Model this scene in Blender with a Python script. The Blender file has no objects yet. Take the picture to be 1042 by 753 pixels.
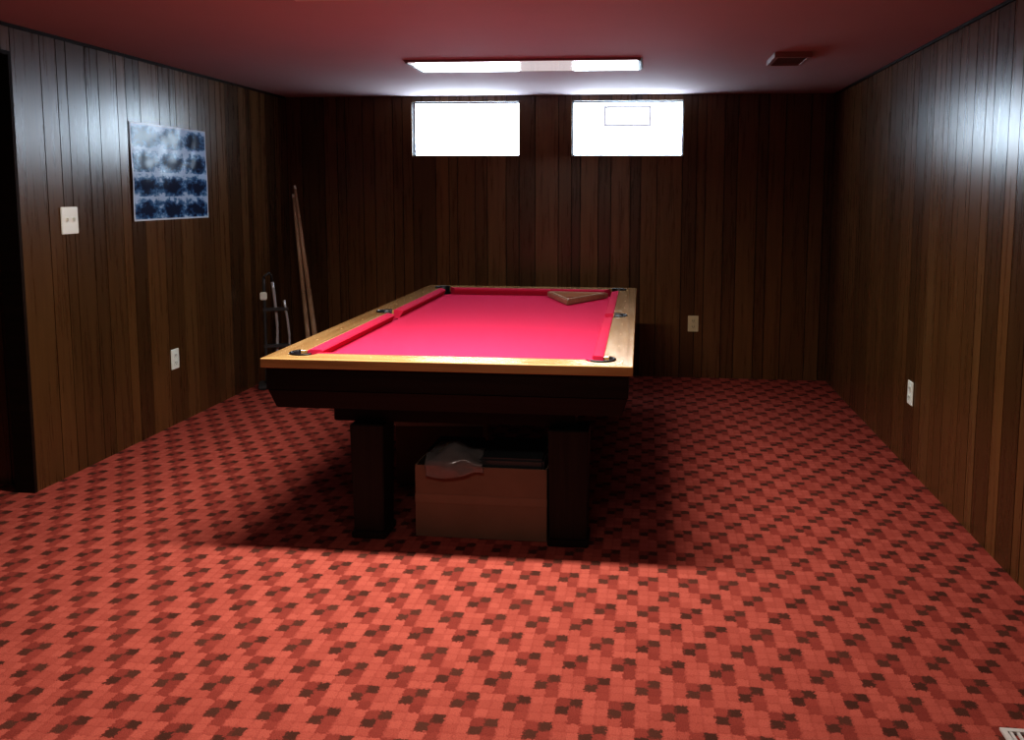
import bpy, bmesh, math, random
from mathutils import Vector, Matrix
random.seed(7)
scene = bpy.context.scene
scene.view_settings.view_transform = 'Standard'
try: scene.view_settings.look = 'High Contrast'
except Exception: pass
scene.view_settings.exposure = 0.05

XL, XR, YB, YF, H = -2.974, 1.424, 6.582, -1.2, 2.251
# ------------------------------------------------------------------ helpers
def link(o, parent=None):
    scene.collection.objects.link(o)
    if parent: o.parent = parent
    return o
def empty(name, loc=(0,0,0), rotz=0):
    e = bpy.data.objects.new(name, None); e.location = loc; e.rotation_euler = (0,0,rotz)
    e.empty_display_size = 0.1
    return link(e)
def mesh_obj(name, bm, mats, parent=None, loc=(0,0,0), rot=(0,0,0), smooth=False):
    bmesh.ops.recalc_face_normals(bm, faces=bm.faces)
    me = bpy.data.meshes.new(name); bm.to_mesh(me); bm.free()
    for m in (mats if isinstance(mats,(list,tuple)) else [mats]): me.materials.append(m)
    if smooth:
        for p in me.polygons: p.use_smooth = True
    o = bpy.data.objects.new(name, me); o.location = loc; o.rotation_euler = rot
    return link(o, parent)
def add_box(bm, x0,x1,y0,y1,z0,z1, mi=0):
    vs = [bm.verts.new(c) for c in [(x0,y0,z0),(x1,y0,z0),(x1,y1,z0),(x0,y1,z0),(x0,y0,z1),(x1,y0,z1),(x1,y1,z1),(x0,y1,z1)]]
    fs = [(0,3,2,1),(4,5,6,7),(0,1,5,4),(1,2,6,5),(2,3,7,6),(3,0,4,7)]
    out = []
    for f in fs:
        fc = bm.faces.new([vs[i] for i in f]); fc.material_index = mi; out.append(fc)
    return vs, out
def box(name, x0,x1,y0,y1,z0,z1, mat, parent=None, bevel=0, loc=(0,0,0), rot=(0,0,0)):
    bm = bmesh.new(); add_box(bm,x0,x1,y0,y1,z0,z1)
    if bevel: bmesh.ops.bevel(bm, geom=bm.edges[:], offset=bevel, segments=2, affect='EDGES')
    return mesh_obj(name, bm, mat, parent, loc, rot)
def prism(bm, bottom, top):
    b=[bm.verts.new(p) for p in bottom]; t=[bm.verts.new(p) for p in top]
    n=len(b)
    bm.faces.new(b[::-1]); bm.faces.new(t)
    for i in range(n): bm.faces.new([b[i],b[(i+1)%n],t[(i+1)%n],t[i]])
def tube(name, pts, radii, mat, parent=None, seg=16, caps=True):
    bm = bmesh.new(); rings=[]
    pts=[Vector(p) for p in pts]
    for i,p in enumerate(pts):
        d = (pts[min(i+1,len(pts)-1)]-pts[max(i-1,0)]).normalized()
        q = d.to_track_quat('Z','Y')
        rings.append([bm.verts.new(p+q@Vector((radii[i]*math.cos(a),radii[i]*math.sin(a),0))) for a in [2*math.pi*k/seg for k in range(seg)]])
    for r0,r1 in zip(rings,rings[1:]):
        for k in range(seg): bm.faces.new([r0[k],r0[(k+1)%seg],r1[(k+1)%seg],r1[k]])
    if caps: bm.faces.new(rings[0][::-1]); bm.faces.new(rings[-1])
    return mesh_obj(name,bm,mat,parent,smooth=True)

# ------------------------------------------------------------------ materials
class NT:
    def __init__(s, name):
        s.m = bpy.data.materials.new(name); s.m.use_nodes=True
        s.t = s.m.node_tree; s.b = s.t.nodes['Principled BSDF']
    def n(s, typ, **kw):
        nd = s.t.nodes.new(typ)
        for k,v in kw.items(): setattr(nd,k,v)
        return nd
    def l(s,a,b): s.t.links.new(a,b)
    def math(s, op, a, b=None, c=None):
        nd = s.n('ShaderNodeMath', operation=op)
        for i,v in enumerate([a,b,c]):
            if v is None: continue
            if isinstance(v,(int,float)): nd.inputs[i].default_value=v
            else: s.l(v, nd.inputs[i])
        return nd.outputs[0]
    def mix(s, f, a, b, blend='MIX'):
        nd = s.n('ShaderNodeMix', data_type='RGBA', blend_type=blend)
        for sock,v in ((nd.inputs[0],f),(nd.inputs[6],a),(nd.inputs[7],b)):
            if isinstance(v,(int,float)): sock.default_value=v
            elif isinstance(v,tuple): sock.default_value=(*v,1) if len(v)==3 else v
            else: s.l(v,sock)
        return nd.outputs[2]
    def noise(s, scale, vec=None, detail=4, rough=0.6):
        nd=s.n('ShaderNodeTexNoise'); nd.inputs['Scale'].default_value=scale
        nd.inputs['Detail'].default_value=detail; nd.inputs['Roughness'].default_value=rough
        if vec is not None: s.l(vec, nd.inputs['Vector'])
        return nd.outputs['Fac']
    def coords(s, scale=(1,1,1)):
        tc=s.n('ShaderNodeTexCoord'); mp=s.n('ShaderNodeMapping'); mp.inputs['Scale'].default_value=scale
        s.l(tc.outputs['Object'], mp.inputs['Vector']); return mp.outputs[0]
    def ramp(s, f, stops):
        nd=s.n('ShaderNodeValToRGB'); cr=nd.color_ramp
        while len(cr.elements)<len(stops): cr.elements.new(0.5)
        for e,(p,c) in zip(cr.elements,stops): e.position=p; e.color=(*c,1)
        s.l(f,nd.inputs[0]); return nd.outputs[0]
    def bump(s, h, strength=0.3, dist=0.01):
        nd=s.n('ShaderNodeBump'); nd.inputs['Strength'].default_value=strength; nd.inputs['Distance'].default_value=dist
        s.l(h, nd.inputs['Height']); s.l(nd.outputs[0], s.b.inputs['Normal'])

def simple(name, col, rough=0.5, metal=0.0, var=0.15, scale=8, spec=0.5, coat=0.0, bump=0):
    s=NT(name)
    f=s.noise(scale, s.coords())
    c=s.mix(f, tuple(v*(1-var) for v in col), tuple(min(1,v*(1+var)) for v in col))
    s.l(c, s.b.inputs['Base Color'])
    s.b.inputs['Roughness'].default_value=rough; s.b.inputs['Metallic'].default_value=metal
    s.b.inputs['Specular IOR Level'].default_value=spec
    s.b.inputs['Coat Weight'].default_value=coat
    if bump: s.bump(s.noise(scale*12, s.coords()), bump, 0.003)
    return s.m
def wood(name, c_dark, c_mid, c_light, axis='z', rough=0.3, coat=0.0, spec=0.5, attr=False, grain=1.0):
    s=NT(name)
    sc={'z':(22,22,1.1),'x':(1.1,22,22),'y':(22,1.1,22)}[axis]
    v=s.coords(tuple(a*grain for a in sc))
    f=s.noise(1.6, v, 6, 0.65)
    c=s.ramp(f, [(0.25,c_dark),(0.5,c_mid),(0.78,c_light)])
    if attr:
        at=s.n('ShaderNodeAttribute', attribute_name='tone')
        c=s.mix(1.0, c, at.outputs['Color'], 'MULTIPLY')
    s.l(c, s.b.inputs['Base Color'])
    r=s.math('MULTIPLY_ADD', f, 0.15, rough-0.07); s.l(r, s.b.inputs['Roughness'])
    s.b.inputs['Specular IOR Level'].default_value=spec
    s.b.inputs['Coat Weight'].default_value=coat; s.b.inputs['Coat Roughness'].default_value=0.08
    s.bump(f,0.10,0.002)
    return s.m

M_panel = wood('wood_paneling',(0.105,0.055,0.024),(0.148,0.080,0.033),(0.195,0.108,0.044),'z',rough=0.28,spec=0.72,attr=True)
M_groove = simple('groove_dark',(0.008,0.005,0.004),0.8)
M_trimw = wood('dark_trim_wood',(0.012,0.006,0.003),(0.02,0.01,0.005),(0.03,0.015,0.008),'x',rough=0.6,spec=0.2)
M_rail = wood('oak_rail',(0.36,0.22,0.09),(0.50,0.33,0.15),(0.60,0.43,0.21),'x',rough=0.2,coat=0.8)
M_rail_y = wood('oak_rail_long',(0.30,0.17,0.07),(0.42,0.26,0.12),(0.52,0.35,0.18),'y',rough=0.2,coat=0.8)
M_apron = wood('dark_cabinet_wood',(0.012,0.008,0.006),(0.021,0.013,0.010),(0.030,0.019,0.014),'x',rough=0.5,spec=0.3)
M_leg = wood('dark_leg_wood',(0.016,0.012,0.010),(0.028,0.020,0.016),(0.040,0.028,0.023),'z',rough=0.5,spec=0.3)
M_felt = simple('crimson_felt',(0.50,0.036,0.100),0.95,var=0.06,scale=40,spec=0.1,bump=0.2)
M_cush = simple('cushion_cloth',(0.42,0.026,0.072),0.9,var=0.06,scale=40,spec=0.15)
M_black = simple('black_rubber',(0.008,0.008,0.009),0.45)
M_inlay = simple('pearl_inlay',(0.8,0.78,0.7),0.2)
M_sight = simple('sight_inlay',(0.42,0.30,0.16),0.3)
M_white = simple('white_plastic',(0.82,0.88,0.82),0.35,var=0.04)
M_ivory = simple('ivory_plastic',(0.66,0.58,0.38),0.4,var=0.05)
M_slot = simple('slot_dark',(0.03,0.03,0.03),0.6)
M_metalw = simple('painted_metal',(0.6,0.57,0.55),0.35,var=0.03)
M_hous = simple('fixture_housing_metal',(0.16,0.14,0.14),0.5,var=0.03)
M_vent = simple('vent_metal',(0.34,0.27,0.25),0.5)
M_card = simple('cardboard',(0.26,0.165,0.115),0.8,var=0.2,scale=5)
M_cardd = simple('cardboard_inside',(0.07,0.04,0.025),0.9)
M_cue = wood('cue_maple',(0.42,0.29,0.19),(0.54,0.40,0.27),(0.64,0.48,0.34),'z',rough=0.3)
M_cueb = wood('cue_butt',(0.30,0.19,0.12),(0.42,0.29,0.19),(0.5,0.36,0.25),'z',rough=0.25)
M_steel = simple('stand_steel',(0.60,0.62,0.64),0.3,metal=0.4)
M_dgrey = simple('dark_grey_plastic',(0.07,0.074,0.078),0.35)
M_rack = wood('rack_wood',(0.24,0.15,0.09),(0.34,0.22,0.14),(0.42,0.29,0.19),'x',rough=0.35)
M_wframe = simple('window_frame_paint',(0.8,0.82,0.85),0.5,var=0.03)

# ceiling
s=NT('ceiling_paint')
c=s.mix(s.noise(1.5,s.coords()),(0.43,0.355,0.36),(0.49,0.41,0.415)); s.l(c,s.b.inputs['Base Color'])
s.b.inputs['Roughness'].default_value=0.85; s.b.inputs['Specular IOR Level'].default_value=0.2
s.bump(s.noise(60,s.coords()),0.15,0.004); M_ceil=s.m

# glossy diffuser, faint emission added so its bright strip looks unbroken
s=NT('acrylic_diffuser')
s.b.inputs['Base Color'].default_value=(0.6,0.58,0.58,1); s.b.inputs['Roughness'].default_value=0.10
s.b.inputs['Metallic'].default_value=0.6
s.b.inputs['Emission Color'].default_value=(1.0,0.92,0.94,1); s.b.inputs['Emission Strength'].default_value=0.42
M_diff=s.m

# carpet
s=NT('patterned_carpet')
tc=s.n('ShaderNodeTexCoord'); sx=s.n('ShaderNodeSeparateXYZ'); s.l(tc.outputs['Object'],sx.inputs[0])
C=0.038
u=s.math('DIVIDE',sx.outputs[0],C); v=s.math('DIVIDE',sx.outputs[1],C)
wob=s.noise(95,tc.outputs['Object'],3,0.7)
wob2=s.noise(80,s.coords((1,1,1)),3,0.7)
u=s.math('ADD',u,s.math('MULTIPLY_ADD',wob,0.9,400.0)); v=s.math('ADD',v,s.math('MULTIPLY_ADD',wob2,-0.9,600.0))
i=s.math('FLOOR',u); j=s.math('FLOOR',v)
row=s.math('FLOOR',s.math('DIVIDE',j,3.0))
a=s.math('MODULO',s.math('MULTIPLY_ADD',row,2.0,i),4.0); b=s.math('MODULO',j,3.0)
def eq(p,k): return s.math('COMPARE',p,float(k),0.1)
d1=s.math('MULTIPLY',eq(a,0),eq(b,0)); d2=s.math('MULTIPLY',eq(a,1),eq(b,1))
dark=s.math('MAXIMUM',d1,d2)
m1=s.math('MULTIPLY',eq(a,1),eq(b,0)); m2=s.math('MULTIPLY',eq(a,0),eq(b,1)); m3=s.math('MULTIPLY',eq(a,3),eq(b,2))
med=s.math('MAXIMUM',s.math('MAXIMUM',m1,m2),m3)
cb=s.n('ShaderNodeCombineXYZ'); s.l(i,cb.inputs[0]); s.l(j,cb.inputs[1])
wn=s.n('ShaderNodeTexWhiteNoise',noise_dimensions='2D'); s.l(cb.outputs[0],wn.inputs['Vector'])
red=s.mix(wn.outputs['Value'],(0.44,0.116,0.088),(0.53,0.148,0.112))
medc=s.mix(wn.outputs['Value'],(0.28,0.068,0.053),(0.36,0.088,0.068))
dk=s.mix(wn.outputs['Value'],(0.105,0.046,0.034),(0.15,0.062,0.045))
c=s.mix(med,red,medc); c=s.mix(dark,c,dk)
fu=s.math('FRACT',u); fv=s.math('FRACT',v)
edge=s.math('MAXIMUM',s.math('LESS_THAN',fu,0.14),s.math('LESS_THAN',fv,0.14))
c=s.mix(s.math('MULTIPLY',edge,0.3),c,(0.28,0.06,0.05))
fib=s.noise(260,tc.outputs['Object'],3,0.8)
c=s.mix(s.math('MULTIPLY',s.math('SUBTRACT',fib,0.33),1.1),c,(0.03,0.009,0.009))
s.l(c,s.b.inputs['Base Color']); s.b.inputs['Roughness'].default_value=1.0
s.b.inputs['Specular IOR Level'].default_value=0.05
s.bump(fib,0.5,0.006); M_carpet=s.m

# daylit window glass
s=NT('daylit_frosted_glass')
s.b.inputs['Base Color'].default_value=(0.8,0.85,0.9,1)
s.b.inputs['Emission Color'].default_value=(0.70,0.86,1.0,1); s.b.inputs['Emission Strength'].default_value=13
M_pane=s.m
s=NT('sash_self_glow'); s.b.inputs['Base Color'].default_value=(0.6,0.64,0.68,1)
s.b.inputs['Emission Color'].default_value=(0.8,0.88,1,1); s.b.inputs['Emission Strength'].default_value=0.35  # emission gives the sash a faint glow of its own
NTsash=s.m

# ------------------------------------------------------------------ room shell
box('floor', -4.4, XR+0.1, YF-0.1, YB+0.1, -0.1, 0, M_carpet)
box('ceiling', -4.4, XR+0.1, YF-0.1, YB+0.1, H, H+0.1, M_ceil)

def panel_wall(name, axis, u0, u1, plane, sign, holes=(), seed=1, z1=H, back=0.10, ext=0.0):
    rnd=random.Random(seed)
    cuts=sorted({u0,u1,*[h[0] for h in holes],*[h[1] for h in holes]})
    bm=bmesh.new(); tone=bm.loops.layers.color.new('tone')
    G=0.005; T=0.012
    def bx(a,b,d0,d1,za,zb,mi,t):
        lo,hi=sorted((plane+sign*d0,plane+sign*d1))
        if axis=='x': vs,fs=add_box(bm,a,b,lo,hi,za,zb,mi)
        else: vs,fs=add_box(bm,lo,hi,a,b,za,zb,mi)
        for f in fs:
            for lp in f.loops: lp[tone]=(t,t*0.98,t*0.94,1)
    widths=[0.10,0.155,0.08,0.13,0.19,0.11,0.07,0.145]
    k=rnd.randrange(8)
    if ext:
        bx(u0-ext,u0,-back,0,0,z1,1,0.5); bx(u1,u1+ext,-back,0,0,z1,1,0.5)
    for ca,cbb in zip(cuts,cuts[1:]):
        segs=[(0,z1)]
        for h in holes:
            if ca>=h[0]-1e-6 and cbb<=h[1]+1e-6:
                segs=[]
                if h[2]>0: segs.append((0,h[2]))
                if h[3]<z1: segs.append((h[3],z1))
        for za,zb in segs: bx(ca,cbb,-back,-T,za,zb,1,0.5)
        p=ca
        while p<cbb-1e-6:
            w=widths[k%8]; k+=1
            q=p+w
            if cbb-q<0.05: q=cbb
            t=rnd.uniform(0.74,1.1)
            for za,zb in segs: bx(p+G/2,q-G/2,-T,0,za,zb,0,t)
            p=q
    return mesh_obj(name,bm,[M_panel,M_groove])

WZ0,WZ1=1.773,2.206
W1=(-1.911,-1.036); W2=(-0.610,0.269)
panel_wall('wall_back','x',XL,XR,YB,-1,[(W1[0],W1[1],WZ0,WZ1),(W2[0],W2[1],WZ0,WZ1)],seed=3,ext=0.1)
DY0,DY1,DZ=2.60,3.637,2.125
panel_wall('wall_left','y',YF,YB,XL,1,[(DY0,DY1,0,DZ)],seed=5)
panel_wall('wall_right','y',YF,YB,XR,-1,seed=8)
panel_wall('wall_front','x',XL,XR,YF,1,seed=11,ext=0.1)
panel_wall('wall_hall_back','x',-4.3,XL-0.101,3.72,-1,seed=12)
panel_wall('wall_hall_left','y',2.45,3.72,-4.3,1,seed=13)
panel_wall('wall_hall_front','x',-4.3,XL-0.101,2.45,1,seed=14)
bm=bmesh.new()
add_box(bm,XL-0.10,XL+0.003,DY1-0.02,DY1-0.001,0,DZ-0.001); add_box(bm,XL-0.10,XL+0.003,DY0+0.001,DY0+0.02,0,DZ-0.001)
add_box(bm,XL-0.10,XL+0.003,DY0+0.021,DY1-0.021,DZ-0.02,DZ-0.001)
mesh_obj('trim_1',bm,M_trimw)
bm=bmesh.new()
add_box(bm,XL+0.001,XL+0.010,YF+0.02,YB-0.02,H-0.016,H-0.001); add_box(bm,XR-0.010,XR-0.001,YF+0.02,YB-0.02,H-0.016,H-0.001)
mesh_obj('trim_2',bm,M_trimw)

# windows
def window(name, xa, xb, extra=False):
    e=empty(name,((xa+xb)/2,YB,WZ0))
    w=(xb-xa)/2; h=WZ1-WZ0
    box('pane',-w+0.006,w-0.006,0.085,0.09,0.006,h-0.006,M_pane,e)
    bm=bmesh.new(); f=0.010
    for z0,z1 in ((0.001,f),(h-f,h-0.001)): add_box(bm,-w+0.001,w-0.001,0.060,0.098,z0,z1)
    for x0,x1 in ((-w+0.001,-w+f),(w-f,w-0.001)): add_box(bm,x0,x1,0.060,0.098,f,h-f)
    mesh_obj('frame',bm,M_wframe,e)
    if extra:
        a,b,z0,z1=-0.19,0.19,h-0.20,h-0.035; t=0.022
        bm=bmesh.new()
        add_box(bm,a,b,0.03,0.05,z0,z0+t); add_box(bm,a,b,0.03,0.05,z1-t,z1)
        add_box(bm,a,a+t,0.03,0.05,z0+t,z1-t); add_box(bm,b-t,b,0.03,0.05,z0+t,z1-t)
        add_box(bm,a+.05,a+.06,0.05,0.084,z0,z0+t); add_box(bm,b-.06,b-.05,0.05,0.084,z0,z0+t)
        mesh_obj('vent_sash',bm,NTsash,e)
    return e
window('window_1',*W1); window('window_2',*W2,extra=True)

# ------------------------------------------------------------------ ceiling things
e=empty('fluorescent_light_fixture',(-0.745,5.0,H))
bm=bmesh.new(); prism(bm,[(-0.69,-0.19,-0.012),(0.69,-0.19,-0.012),(0.69,0.19,-0.012),(-0.69,0.19,-0.012)],[(-0.70,-0.20,-0.001),(0.70,-0.20,-0.001),(0.70,0.20,-0.001),(-0.70,0.20,-0.001)])
mesh_obj('housing',bm,M_hous,e)
box('diffuser',-0.675,0.675,-0.185,0.185,-0.016,-0.0121,M_diff,e)
box('end_cap_1',-0.69,-0.676,-0.185,0.185,-0.018,-0.0121,M_hous,e)
box('end_cap_2',0.676,0.69,-0.185,0.185,-0.018,-0.0121,M_hous,e)

e=empty('ceiling_vent',(0.78,4.84,H))
bm=bmesh.new()
add_box(bm,-0.10,0.10,-0.16,-0.14,-0.03,-0.001);add_box(bm,-0.10,0.10,0.14,0.16,-0.03,-0.001)
add_box(bm,-0.10,-0.08,-0.14,0.14,-0.03,-0.001);add_box(bm,0.08,0.10,-0.14,0.14,-0.03,-0.001)
for k in range(9):
    y=-0.13+k*0.028; prism(bm,[(-0.08,y,-0.026),(0.08,y,-0.026),(0.08,y+0.004,-0.026),(-0.08,y+0.004,-0.026)],[(-0.08,y+0.012,-0.003),(0.08,y+0.012,-0.003),(0.08,y+0.016,-0.003),(-0.08,y+0.016,-0.003)])
mesh_obj('grille',bm,M_vent,e)

# unseen lamps added out of frame to brighten the near part of the room
def fill_lamp(loc, sx, sy, power, col, spread):
    e=empty('unseen_fill_lamp',loc)
    bm=bmesh.new()
    prism(bm,[(-sx/2-.02,-sy/2-.02,-0.012),(sx/2+.02,-sy/2-.02,-0.012),(sx/2+.02,sy/2+.02,-0.012),(-sx/2-.02,sy/2+.02,-0.012)],
             [(-sx/2-.03,-sy/2-.03,-0.001),(sx/2+.03,-sy/2-.03,-0.001),(sx/2+.03,sy/2+.03,-0.001),(-sx/2-.03,sy/2+.03,-0.001)])
    mesh_obj('housing',bm,M_metalw,e)  # made-up housing around the added light
    L=bpy.data.lights.new('fill_light','AREA'); L.shape='RECTANGLE'; L.size=sx; L.size_y=sy; L.energy=power; L.color=col
    L.spread=math.radians(spread)
    o=bpy.data.objects.new('fill_light',L); o.location=(0,0,-0.015); link(o,e)
fill_lamp((-0.85,3.20,H),1.1,0.10,60,(1.0,0.95,0.87),165)
fill_lamp((-0.60,1.5,H),1.2,0.3,9,(1.0,0.95,0.87),155)

# ------------------------------------------------------------------ wall plates
def plate(name, loc, rotz, w, h, mat, kind):
    e=empty(name,loc,rotz)
    box('plate',-w/2,w/2,-0.008,-0.0005,-h/2,h/2,mat,e,bevel=0.003)
    if kind=='outlet':
        for k,zz in enumerate((-0.024,0.024)):
            box('socket_%d'%(k+1),-0.017,0.017,-0.011,-0.0081,zz-0.015,zz+0.015,mat,e,bevel=0.001)
            bm=bmesh.new(); add_box(bm,-0.009,-0.006,-0.0118,-0.0111,zz-0.004,zz+0.008); add_box(bm,0.006,0.009,-0.0118,-0.0111,zz-0.004,zz+0.008); add_box(bm,-0.002,0.002,-0.0118,-0.0111,zz-0.011,zz-0.007)
            mesh_obj('slots_%d'%(k+1),bm,M_slot,e)
    else:
        for k,xx in enumerate((-0.024,0.024)):
            box('toggle_%d'%(k+1),xx-0.005,xx+0.005,-0.022,-0.0081,-0.004,0.014,mat,e,bevel=0.001)
            box('toggle_slot_%d'%(k+1),xx-0.007,xx+0.007,-0.0090,-0.0081,-0.014,0.014,M_white,e)
    return e
plate('light_switch',(XL,3.965,1.325),math.radians(90),0.125,0.14,M_white,'switch')
plate('wall_outlet',(XL,4.85,0.42),math.radians(90),0.085,0.13,M_white,'outlet')
plate('wall_outlet',(0.375,YB,0.44),0,0.085,0.13,M_ivory,'outlet')
plate('wall_outlet',(XR,4.49,0.415),math.radians(-90),0.085,0.13,M_white,'outlet')

# ------------------------------------------------------------------ poster on left wall
s=NT('poster_print')
co=s.n('ShaderNodeTexCoord'); sp=s.n('ShaderNodeSeparateXYZ'); s.l(co.outputs['Object'],sp.inputs[0])
PW,PH=0.82,0.577
nz=s.noise(16,s.coords((1,1,1.6)),4,0.7); nz2=s.noise(5,s.coords((1,1,1)),2,0.6)
uu=s.math('ADD',s.math('MULTIPLY_ADD',sp.outputs[0],3/PW,1.5),s.math('MULTIPLY_ADD',nz2,0.3,-0.15))
vv=s.math('MULTIPLY_ADD',sp.outputs[2],4/PH,2.0)
fx=s.math('SUBTRACT',s.math('FRACT',uu),0.5); fy=s.math('SUBTRACT',s.math('FRACT',vv),0.42)
rr=s.math('SQRT',s.math('ADD',s.math('MULTIPLY',s.math('MULTIPLY',fx,fx),1.0),s.math('MULTIPLY',s.math('MULTIPLY',fy,fy),1.7)))
mm=s.math('ADD',s.math('MULTIPLY',rr,1.15),s.math('MULTIPLY',s.math('SUBTRACT',nz,0.5),1.5))
c=s.ramp(mm,[(0.30,(0.02,0.035,0.08)),(0.44,(0.04,0.11,0.23)),(0.60,(0.12,0.27,0.46)),(0.78,(0.48,0.66,0.82))])
bd=s.math('MAXIMUM',s.math('GREATER_THAN',s.math('ABSOLUTE',sp.outputs[0]),PW/2-0.013),s.math('GREATER_THAN',s.math('ABSOLUTE',sp.outputs[2]),PH/2-0.011))
c=s.mix(bd,c,(0.60,0.70,0.78))
s.l(c,s.b.inputs['Base Color']); s.b.inputs['Roughness'].default_value=0.25
s.b.inputs['Specular IOR Level'].default_value=0.35
s.bump(s.noise(6,s.coords(),1),0.4,0.03)
M_poster=s.m
bm=bmesh.new()
NX,NZ=28,18; grid=[[None]*(NZ+1) for _ in range(NX+1)]
for a_ in range(NX+1):
    for b_ in range(NZ+1):
        x=(a_/NX-.5)*PW; z=(b_/NZ-.5)*PH
        y=-0.006-0.003*math.sin(9*x+3*z)-0.002*math.sin(14*z+2)
        grid[a_][b_]=bm.verts.new((x,y,z))
for a_ in range(NX):
    for b_ in range(NZ): bm.faces.new([grid[a_][b_],grid[a_+1][b_],grid[a_+1][b_+1],grid[a_][b_+1]])
mesh_obj('wall_poster',bm,M_poster,None,(XL,4.908,1.590),(0,0,math.radians(90)),smooth=True)

# ------------------------------------------------------------------ pool table
TW,TL,TH=1.521,2.725,0.80
T=empty('pool_table',(-0.820,4.526,0),math.radians(0.5))
hw,hl=TW/2,TL/2
RW=0.125
iw,il=hw-RW,hl-RW
def frame(name, z0,z1, ow,ol, iw_,il_, mats, parent):
    bm=bmesh.new()
    O=[(-ow,-ol),(ow,-ol),(ow,ol),(-ow,ol)]; I=[(-iw_,-il_),(iw_,-il_),(iw_,il_),(-iw_,il_)]
    V={}
    for nm,pp in (('o',O),('i',I)):
        for k,p in enumerate(pp):
            for zz in (0,1): V[nm,k,zz]=bm.verts.new((p[0],p[1],(z0,z1)[zz]))
    for k in range(4):
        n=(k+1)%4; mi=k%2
        for f in ([V['o',k,1],V['o',n,1],V['i',n,1],V['i',k,1]],[V['o',k,0],V['i',k,0],V['i',n,0],V['o',n,0]],
                  [V['o',k,0],V['o',n,0],V['o',n,1],V['o',k,1]],[V['i',k,0],V['i',k,1],V['i',n,1],V['i',n,0]]):
            bm.faces.new(f).material_index=mi
    return mesh_obj(name,bm,mats,parent)
rail=frame('rail_frame',TH-0.040,TH,hw,hl,iw,il,[M_rail,M_rail_y],T)
corner=[(sx*(iw-0.008),sy*(il-0.008)) for sx in (-1,1) for sy in (-1,1)]
side=[(sx*(iw+0.018),0) for sx in (-1,1)]
PR=0.062
def cutter(pts,r,z0,z1):
    bm=bmesh.new()
    for (x,y) in pts:
        ring=[(x+r*math.cos(2*math.pi*k/32),y+r*math.sin(2*math.pi*k/32)) for k in range(32)]
        prism(bm,[(p[0],p[1],z0) for p in ring],[(p[0],p[1],z1) for p in ring])
    return mesh_obj('cut',bm,M_black,T)
bpy.context.view_layer.update()
def boolean(o, cut):
    m=o.modifiers.new('b','BOOLEAN'); m.operation='DIFFERENCE'; m.object=cut; m.solver='EXACT'
    dg=bpy.context.evaluated_depsgraph_get(); me=bpy.data.meshes.new_from_object(o.evaluated_get(dg))
    o.modifiers.clear(); o.data=me
cut=cutter(corner+side,PR,0.5,1.0)
bpy.context.view_layer.update()
boolean(rail,cut)
bv=rail.modifiers.new('bevel','BEVEL'); bv.width=0.006; bv.segments=3; bv.limit_method='ANGLE'; bv.angle_limit=math.radians(40)
bed=box('bed_felt',-iw-0.02,iw+0.02,-il-0.02,il+0.02,0.735,0.7545,M_felt,T)
bpy.context.view_layer.update()
boolean(bed,cut)
bpy.data.objects.remove(cut)
CW=0.05
def cushion(name, p0, p1, inward, e0, e1):
    p0=Vector(p0);p1=Vector(p1);d=(p1-p0).normalized();n=Vector(inward)
    bm=bmesh.new()
    prof=[(0,0.7546),(0,0.7995),(0.012,0.8005),(CW-0.006,0.796),(CW,0.789),(CW-0.004,0.780),(CW-0.02,0.7546)]
    A=[];B=[]
    for (o,z) in prof:
        a_=p0+d*(e0*o/CW)+n*o; b_=p1-d*(e1*o/CW)+n*o
        A.append((a_.x,a_.y,z)); B.append((b_.x,b_.y,z))
    prism(bm,A,B); mesh_obj(name,bm,M_cush,T)
g=0.06
cushion('cushion_foot',(-iw+g,-il),(iw-g,-il),(0,1),0.045,0.045)
cushion('cushion_head',(-iw+g,il),(iw-g,il),(0,-1),0.045,0.045)
for sx,nm in ((-1,'left'),(1,'right')):
    cushion('cushion_%s_1'%nm,(sx*iw,-il+g),(sx*iw,-0.062),(-sx,0),0.045,0.018)
    cushion('cushion_%s_2'%nm,(sx*iw,0.062),(sx*iw,il-g),(-sx,0),0.018,0.045)
for k,(x,y) in enumerate(corner+side):
    bm=bmesh.new(); n=28; Rr=[(PR-0.0005,0.8035),(PR-0.008,0.806),(PR-0.013,0.800),(PR-0.013,0.74),(PR-0.02,0.69),(0.02,0.675)]
    rings=[[bm.verts.new((x+r*math.cos(2*math.pi*q/n),y+r*math.sin(2*math.pi*q/n),z)) for q in range(n)] for r,z in Rr]
    for r_i,(r0,r1) in enumerate(zip(rings,rings[1:])):
        for q in range(n):
            ang=2*math.pi*(q+.5)/n
            ref=math.atan2(math.copysign(1,y),math.copysign(1,x)) if k<4 else (math.pi if x<0 else 0)
            if r_i<3 and math.cos(ang-ref)<-0.15: continue
            bm.faces.new([r0[q],r0[(q+1)%n],r1[(q+1)%n],r1[q]])
    bm.faces.new(rings[-1])
    o=mesh_obj('pocket_%d'%(k+1),bm,M_black,T,smooth=True)
    sd=o.modifiers.new('s','SOLIDIFY'); sd.thickness=0.003
bm=bmesh.new()
def diamond(x,y):
    prism(bm,[(x-.005,y,TH),(x,y-.009,TH),(x+.005,y,TH),(x,y+.009,TH)],[(x-.005,y,TH+.0006),(x,y-.009,TH+.0006),(x+.005,y,TH+.0006),(x,y+.009,TH+.0006)])
for sx in (-1,1):
    for t in (-0.75,-0.5,-0.25,0.25,0.5,0.75): diamond(sx*(hw-RW/2-0.005),t*il)
for sy in (-1,1):
    for t in (-0.5,0,0.5): diamond(t*iw,sy*(hl-RW/2-0.005))
mesh_obj('rail_sights',bm,M_sight,T)
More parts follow.
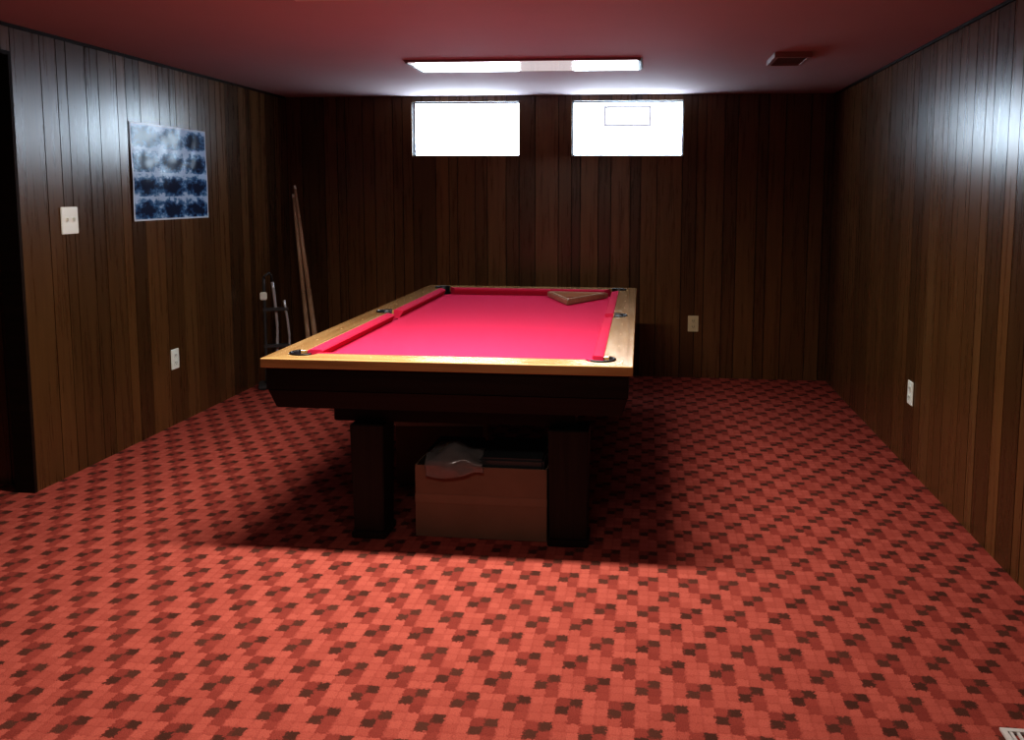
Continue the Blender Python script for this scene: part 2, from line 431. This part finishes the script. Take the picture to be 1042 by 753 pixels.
def taper(name,x0,y0,z0,x1,y1,z1,mat):
    bm=bmesh.new(); prism(bm,[(-x0,-y0,z0),(x0,-y0,z0),(x0,y0,z0),(-x0,y0,z0)],[(-x1,-y1,z1),(x1,-y1,z1),(x1,y1,z1),(-x1,y1,z1)])
    bmesh.ops.bevel(bm,geom=bm.edges[:],offset=0.004,segments=2,affect='EDGES')
    return mesh_obj(name,bm,mat,T)
taper('cabinet',hw-0.045,hl-0.045,0.585,hw-0.020,hl-0.020,0.667,M_apron)
frame('cabinet_upper',0.6671,0.7599,hw-0.018,hl-0.018,hw-0.05,hl-0.05,[M_apron,M_apron],T)
taper('underframe',0.52,1.19,0.50,0.52,1.19,0.5845,M_apron)
for k,(x,y,w_) in enumerate([(-0.36,-1.165,0.066),(0.495,-1.165,0.078),(-0.36,1.165,0.066),(0.495,1.165,0.078)]):
    bm=bmesh.new()
    prism(bm,[(x-w_,y-.07,0.03),(x+w_,y-.07,0.03),(x+w_,y+.07,0.03),(x-w_,y+.07,0.03)],[(x-w_-.006,y-.08,0.4995),(x+w_+.006,y-.08,0.4995),(x+w_+.006,y+.08,0.4995),(x-w_-.006,y+.08,0.4995)])
    add_box(bm,x-w_-.008,x+w_+.008,y-.08,y+.08,0.0005,0.0295)
    bmesh.ops.bevel(bm,geom=bm.edges[:],offset=0.004,segments=2,affect='EDGES')
    mesh_obj('leg_%d'%(k+1),bm,M_leg,T)

# triangle rack resting on the bed
Rk=empty('triangle_rack',(-0.49,5.49,0.7550),math.radians(-4))
def tri(s_,z): return [(-s_*0.60,s_*0.45,z),(s_*0.60,s_*0.45,z),(0.0,-s_*0.75,z)]
bm=bmesh.new()
o0=tri(0.36,0);i0=tri(0.27,0);o1=tri(0.36,0.04);i1=tri(0.27,0.04)
V=[[bm.verts.new(p) for p in L_] for L_ in (o0,i0,i1,o1)]
for k in range(3):
    n=(k+1)%3
    for a_ in range(4):
        b_=(a_+1)%4; bm.faces.new([V[a_][k],V[a_][n],V[b_][n],V[b_][k]])
bmesh.ops.bevel(bm,geom=bm.edges[:],offset=0.006,segments=2,affect='EDGES')
mesh_obj('rack_body',bm,M_rack,Rk)

# ------------------------------------------------------------------ box with things under table
B=empty('cardboard_box',(-0.690,3.52,0.001),math.radians(-0.5))
bw,bd_,bh,t=0.285,0.19,0.315,0.006
bm=bmesh.new()
add_box(bm,-bw,bw,-bd_,bd_,0,t); add_box(bm,-bw,bw,-bd_,-bd_+t,t,bh); add_box(bm,-bw,bw,bd_-t,bd_,t,bh)
add_box(bm,-bw,-bw+t,-bd_+t,bd_-t,t,bh); add_box(bm,bw-t,bw,-bd_+t,bd_-t,t,bh)
mesh_obj('box_body',bm,M_card,B)
box('tape_strip',-bw-.001,bw+.001,-bd_-.0012,-bd_-.0002,bh*0.48,bh*0.60,simple('packing_tape',(0.25,0.17,0.12),0.35),B)
box('packed_book',-0.01,0.27,-0.17,0.15,bh-0.06,bh+0.035,M_dgrey,B,bevel=0.01)
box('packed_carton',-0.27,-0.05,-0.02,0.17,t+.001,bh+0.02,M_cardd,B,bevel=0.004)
M_bag=simple('clear_plastic_bag',(0.42,0.38,0.37),0.15,var=0.3,scale=14)
M_bag.node_tree.nodes['Principled BSDF'].inputs['Transmission Weight'].default_value=0.5
bm=bmesh.new(); NU,NV=48,44; gg=[[None]*(NV+1) for _ in range(NU+1)]
for a_ in range(NU+1):
    for b_ in range(NV+1):
        p=a_/NU; q=b_/NV
        x=-0.255+0.25*p+0.025*math.sin(2.5*q+1)*(1-q)
        fold=0.007*math.sin(9*p+6*q)+0.005*math.sin(14*p-9*q+1)+0.004*math.sin(15*q+5*p)
        if q<0.3:
            tq=q/0.3; y=-bd_-0.018+0.4*fold; z=bh-0.06*(1-tq)*(0.45+0.55*math.sin(math.pi*min(1,p*0.9+0.25)))+0.008
        else:
            tq=(q-0.3)/0.7; y=-bd_-0.012+0.19*tq; z=bh+0.016+0.055*math.sin(math.pi*min(1,tq*0.85+0.05))*math.sin(math.pi*(0.10+0.8*p))+fold*min(1,tq*4)
        gg[a_][b_]=bm.verts.new((x,y,z))
for a_ in range(NU):
    for b_ in range(NV): bm.faces.new([gg[a_][b_],gg[a_+1][b_],gg[a_+1][b_+1],gg[a_][b_+1]])
o=mesh_obj('plastic_bag_part',bm,M_bag,B,smooth=True); sd=o.modifiers.new('s','SOLIDIFY'); sd.thickness=0.002
P=empty('storage_carton',(-1.05,4.12,0.001),math.radians(6))
bm=bmesh.new(); add_box(bm,-0.22,0.22,-0.16,0.16,0,0.30); bmesh.ops.bevel(bm,geom=bm.edges[:],offset=0.005,segments=2,affect='EDGES')
mesh_obj('carton_body',bm,M_card,P)
bm=bmesh.new(); add_box(bm,-0.227,0.227,-0.167,0.167,0.301,0.36); bmesh.ops.bevel(bm,geom=bm.edges[:],offset=0.008,segments=2,affect='EDGES')
mesh_obj('carton_lid',bm,simple('carton_lid_card',(0.6,0.56,0.54),0.6),P)

# ------------------------------------------------------------------ cues leaning in the corner
def cue(top, base, th=1.0):
    e=empty('pool_cue',base)
    tp=Vector(top)-Vector(base)
    f=lambda t: tuple(tp*t)
    tube('butt',[f(0),f(.02),f(.45)],[.011*th,.015*th,.0125*th],M_cueb,e)
    tube('shaft',[f(.4505),f(.98)],[.0122*th,.008*th],M_cue,e)
    tube('tip',[f(.9805),f(1)],[.008*th,.0065*th],M_inlay,e)
cue((-2.905,6.555,1.53),(-2.58,6.20,0.018),1.6)
cue((-2.905,6.52,1.46),(-2.63,6.16,0.018),1.4)
# thin metal cue stand in the corner
St=empty('metal_cue_stand',(-2.80,5.90,0.0),math.radians(25))
def bent(x0,y0,top,bulge,n=14):
    return [(x0+bulge*math.sin(math.pi*k/n),y0,0.03+(top-0.03)*k/n) for k in range(n+1)]
P1=bent(-.07,0,.84,.0); P2=bent(-.01,.03,.80,.025); P3=bent(.07,.0,.66,.03)
tube('upright_1',P1,[.011]*15,M_dgrey,St); tube('upright_2',P2,[.012]*15,M_steel,St); tube('upright_3',P3,[.010]*15,M_steel,St)
tube('top_hook',[(-.01,.03,.80),(-.015,.02,.85),(-.035,.0,.87),(-.06,-.01,.85),(-.068,0,.83)],[.010]*5,M_dgrey,St)
box('base_plate',-.13,.13,-.10,.10,.002,.03,M_dgrey,St,bevel=.008)
box('cross_bar_1',-.085,.10,-.012,.045,.30,.325,M_dgrey,St,bevel=.003)
box('cross_bar_2',-.085,.10,-.012,.045,.58,.605,M_dgrey,St,bevel=.003)
box('clip',-.10,-.05,-.035,-.011,.67,.73,M_white,St,bevel=.006)

# floor register at lower right
e=empty('floor_vent',(1.09,2.185,0.0))
bm=bmesh.new(); add_box(bm,-.10,.10,-.06,-.045,.001,.008); add_box(bm,-.10,.10,.045,.06,.001,.008)
add_box(bm,-.10,-.085,-.045,.045,.001,.008); add_box(bm,.085,.10,-.045,.045,.001,.008)
for k in range(9): add_box(bm,-.08+k*.019,-.072+k*.019,-.045,.045,.001,.007)
mesh_obj('register',bm,M_metalw,e)

# ------------------------------------------------------------------ world + camera
w=bpy.data.worlds.new('world'); scene.world=w; w.use_nodes=True
w.node_tree.nodes['Background'].inputs[0].default_value=(0.6,0.75,1,1); w.node_tree.nodes['Background'].inputs[1].default_value=0.5

cam=bpy.data.cameras.new('camera'); co=bpy.data.objects.new('camera',cam); link(co)
F=834.482; PX,PY=575.305,281.633
cam.sensor_fit='HORIZONTAL'; cam.sensor_width=36; cam.lens=F/1042*36
cam.shift_x=(521-PX)/1042; cam.shift_y=(PY-376.5)/1042
Mx=Matrix.Translation((0,0,1.474))@Matrix.Rotation(math.radians(5.702),4,'Z')@Matrix.Rotation(math.radians(90-5.791),4,'X')@Matrix.Rotation(math.radians(0.25),4,'Z')
co.matrix_world=Mx
scene.camera=co
bpy.context.view_layer.update()
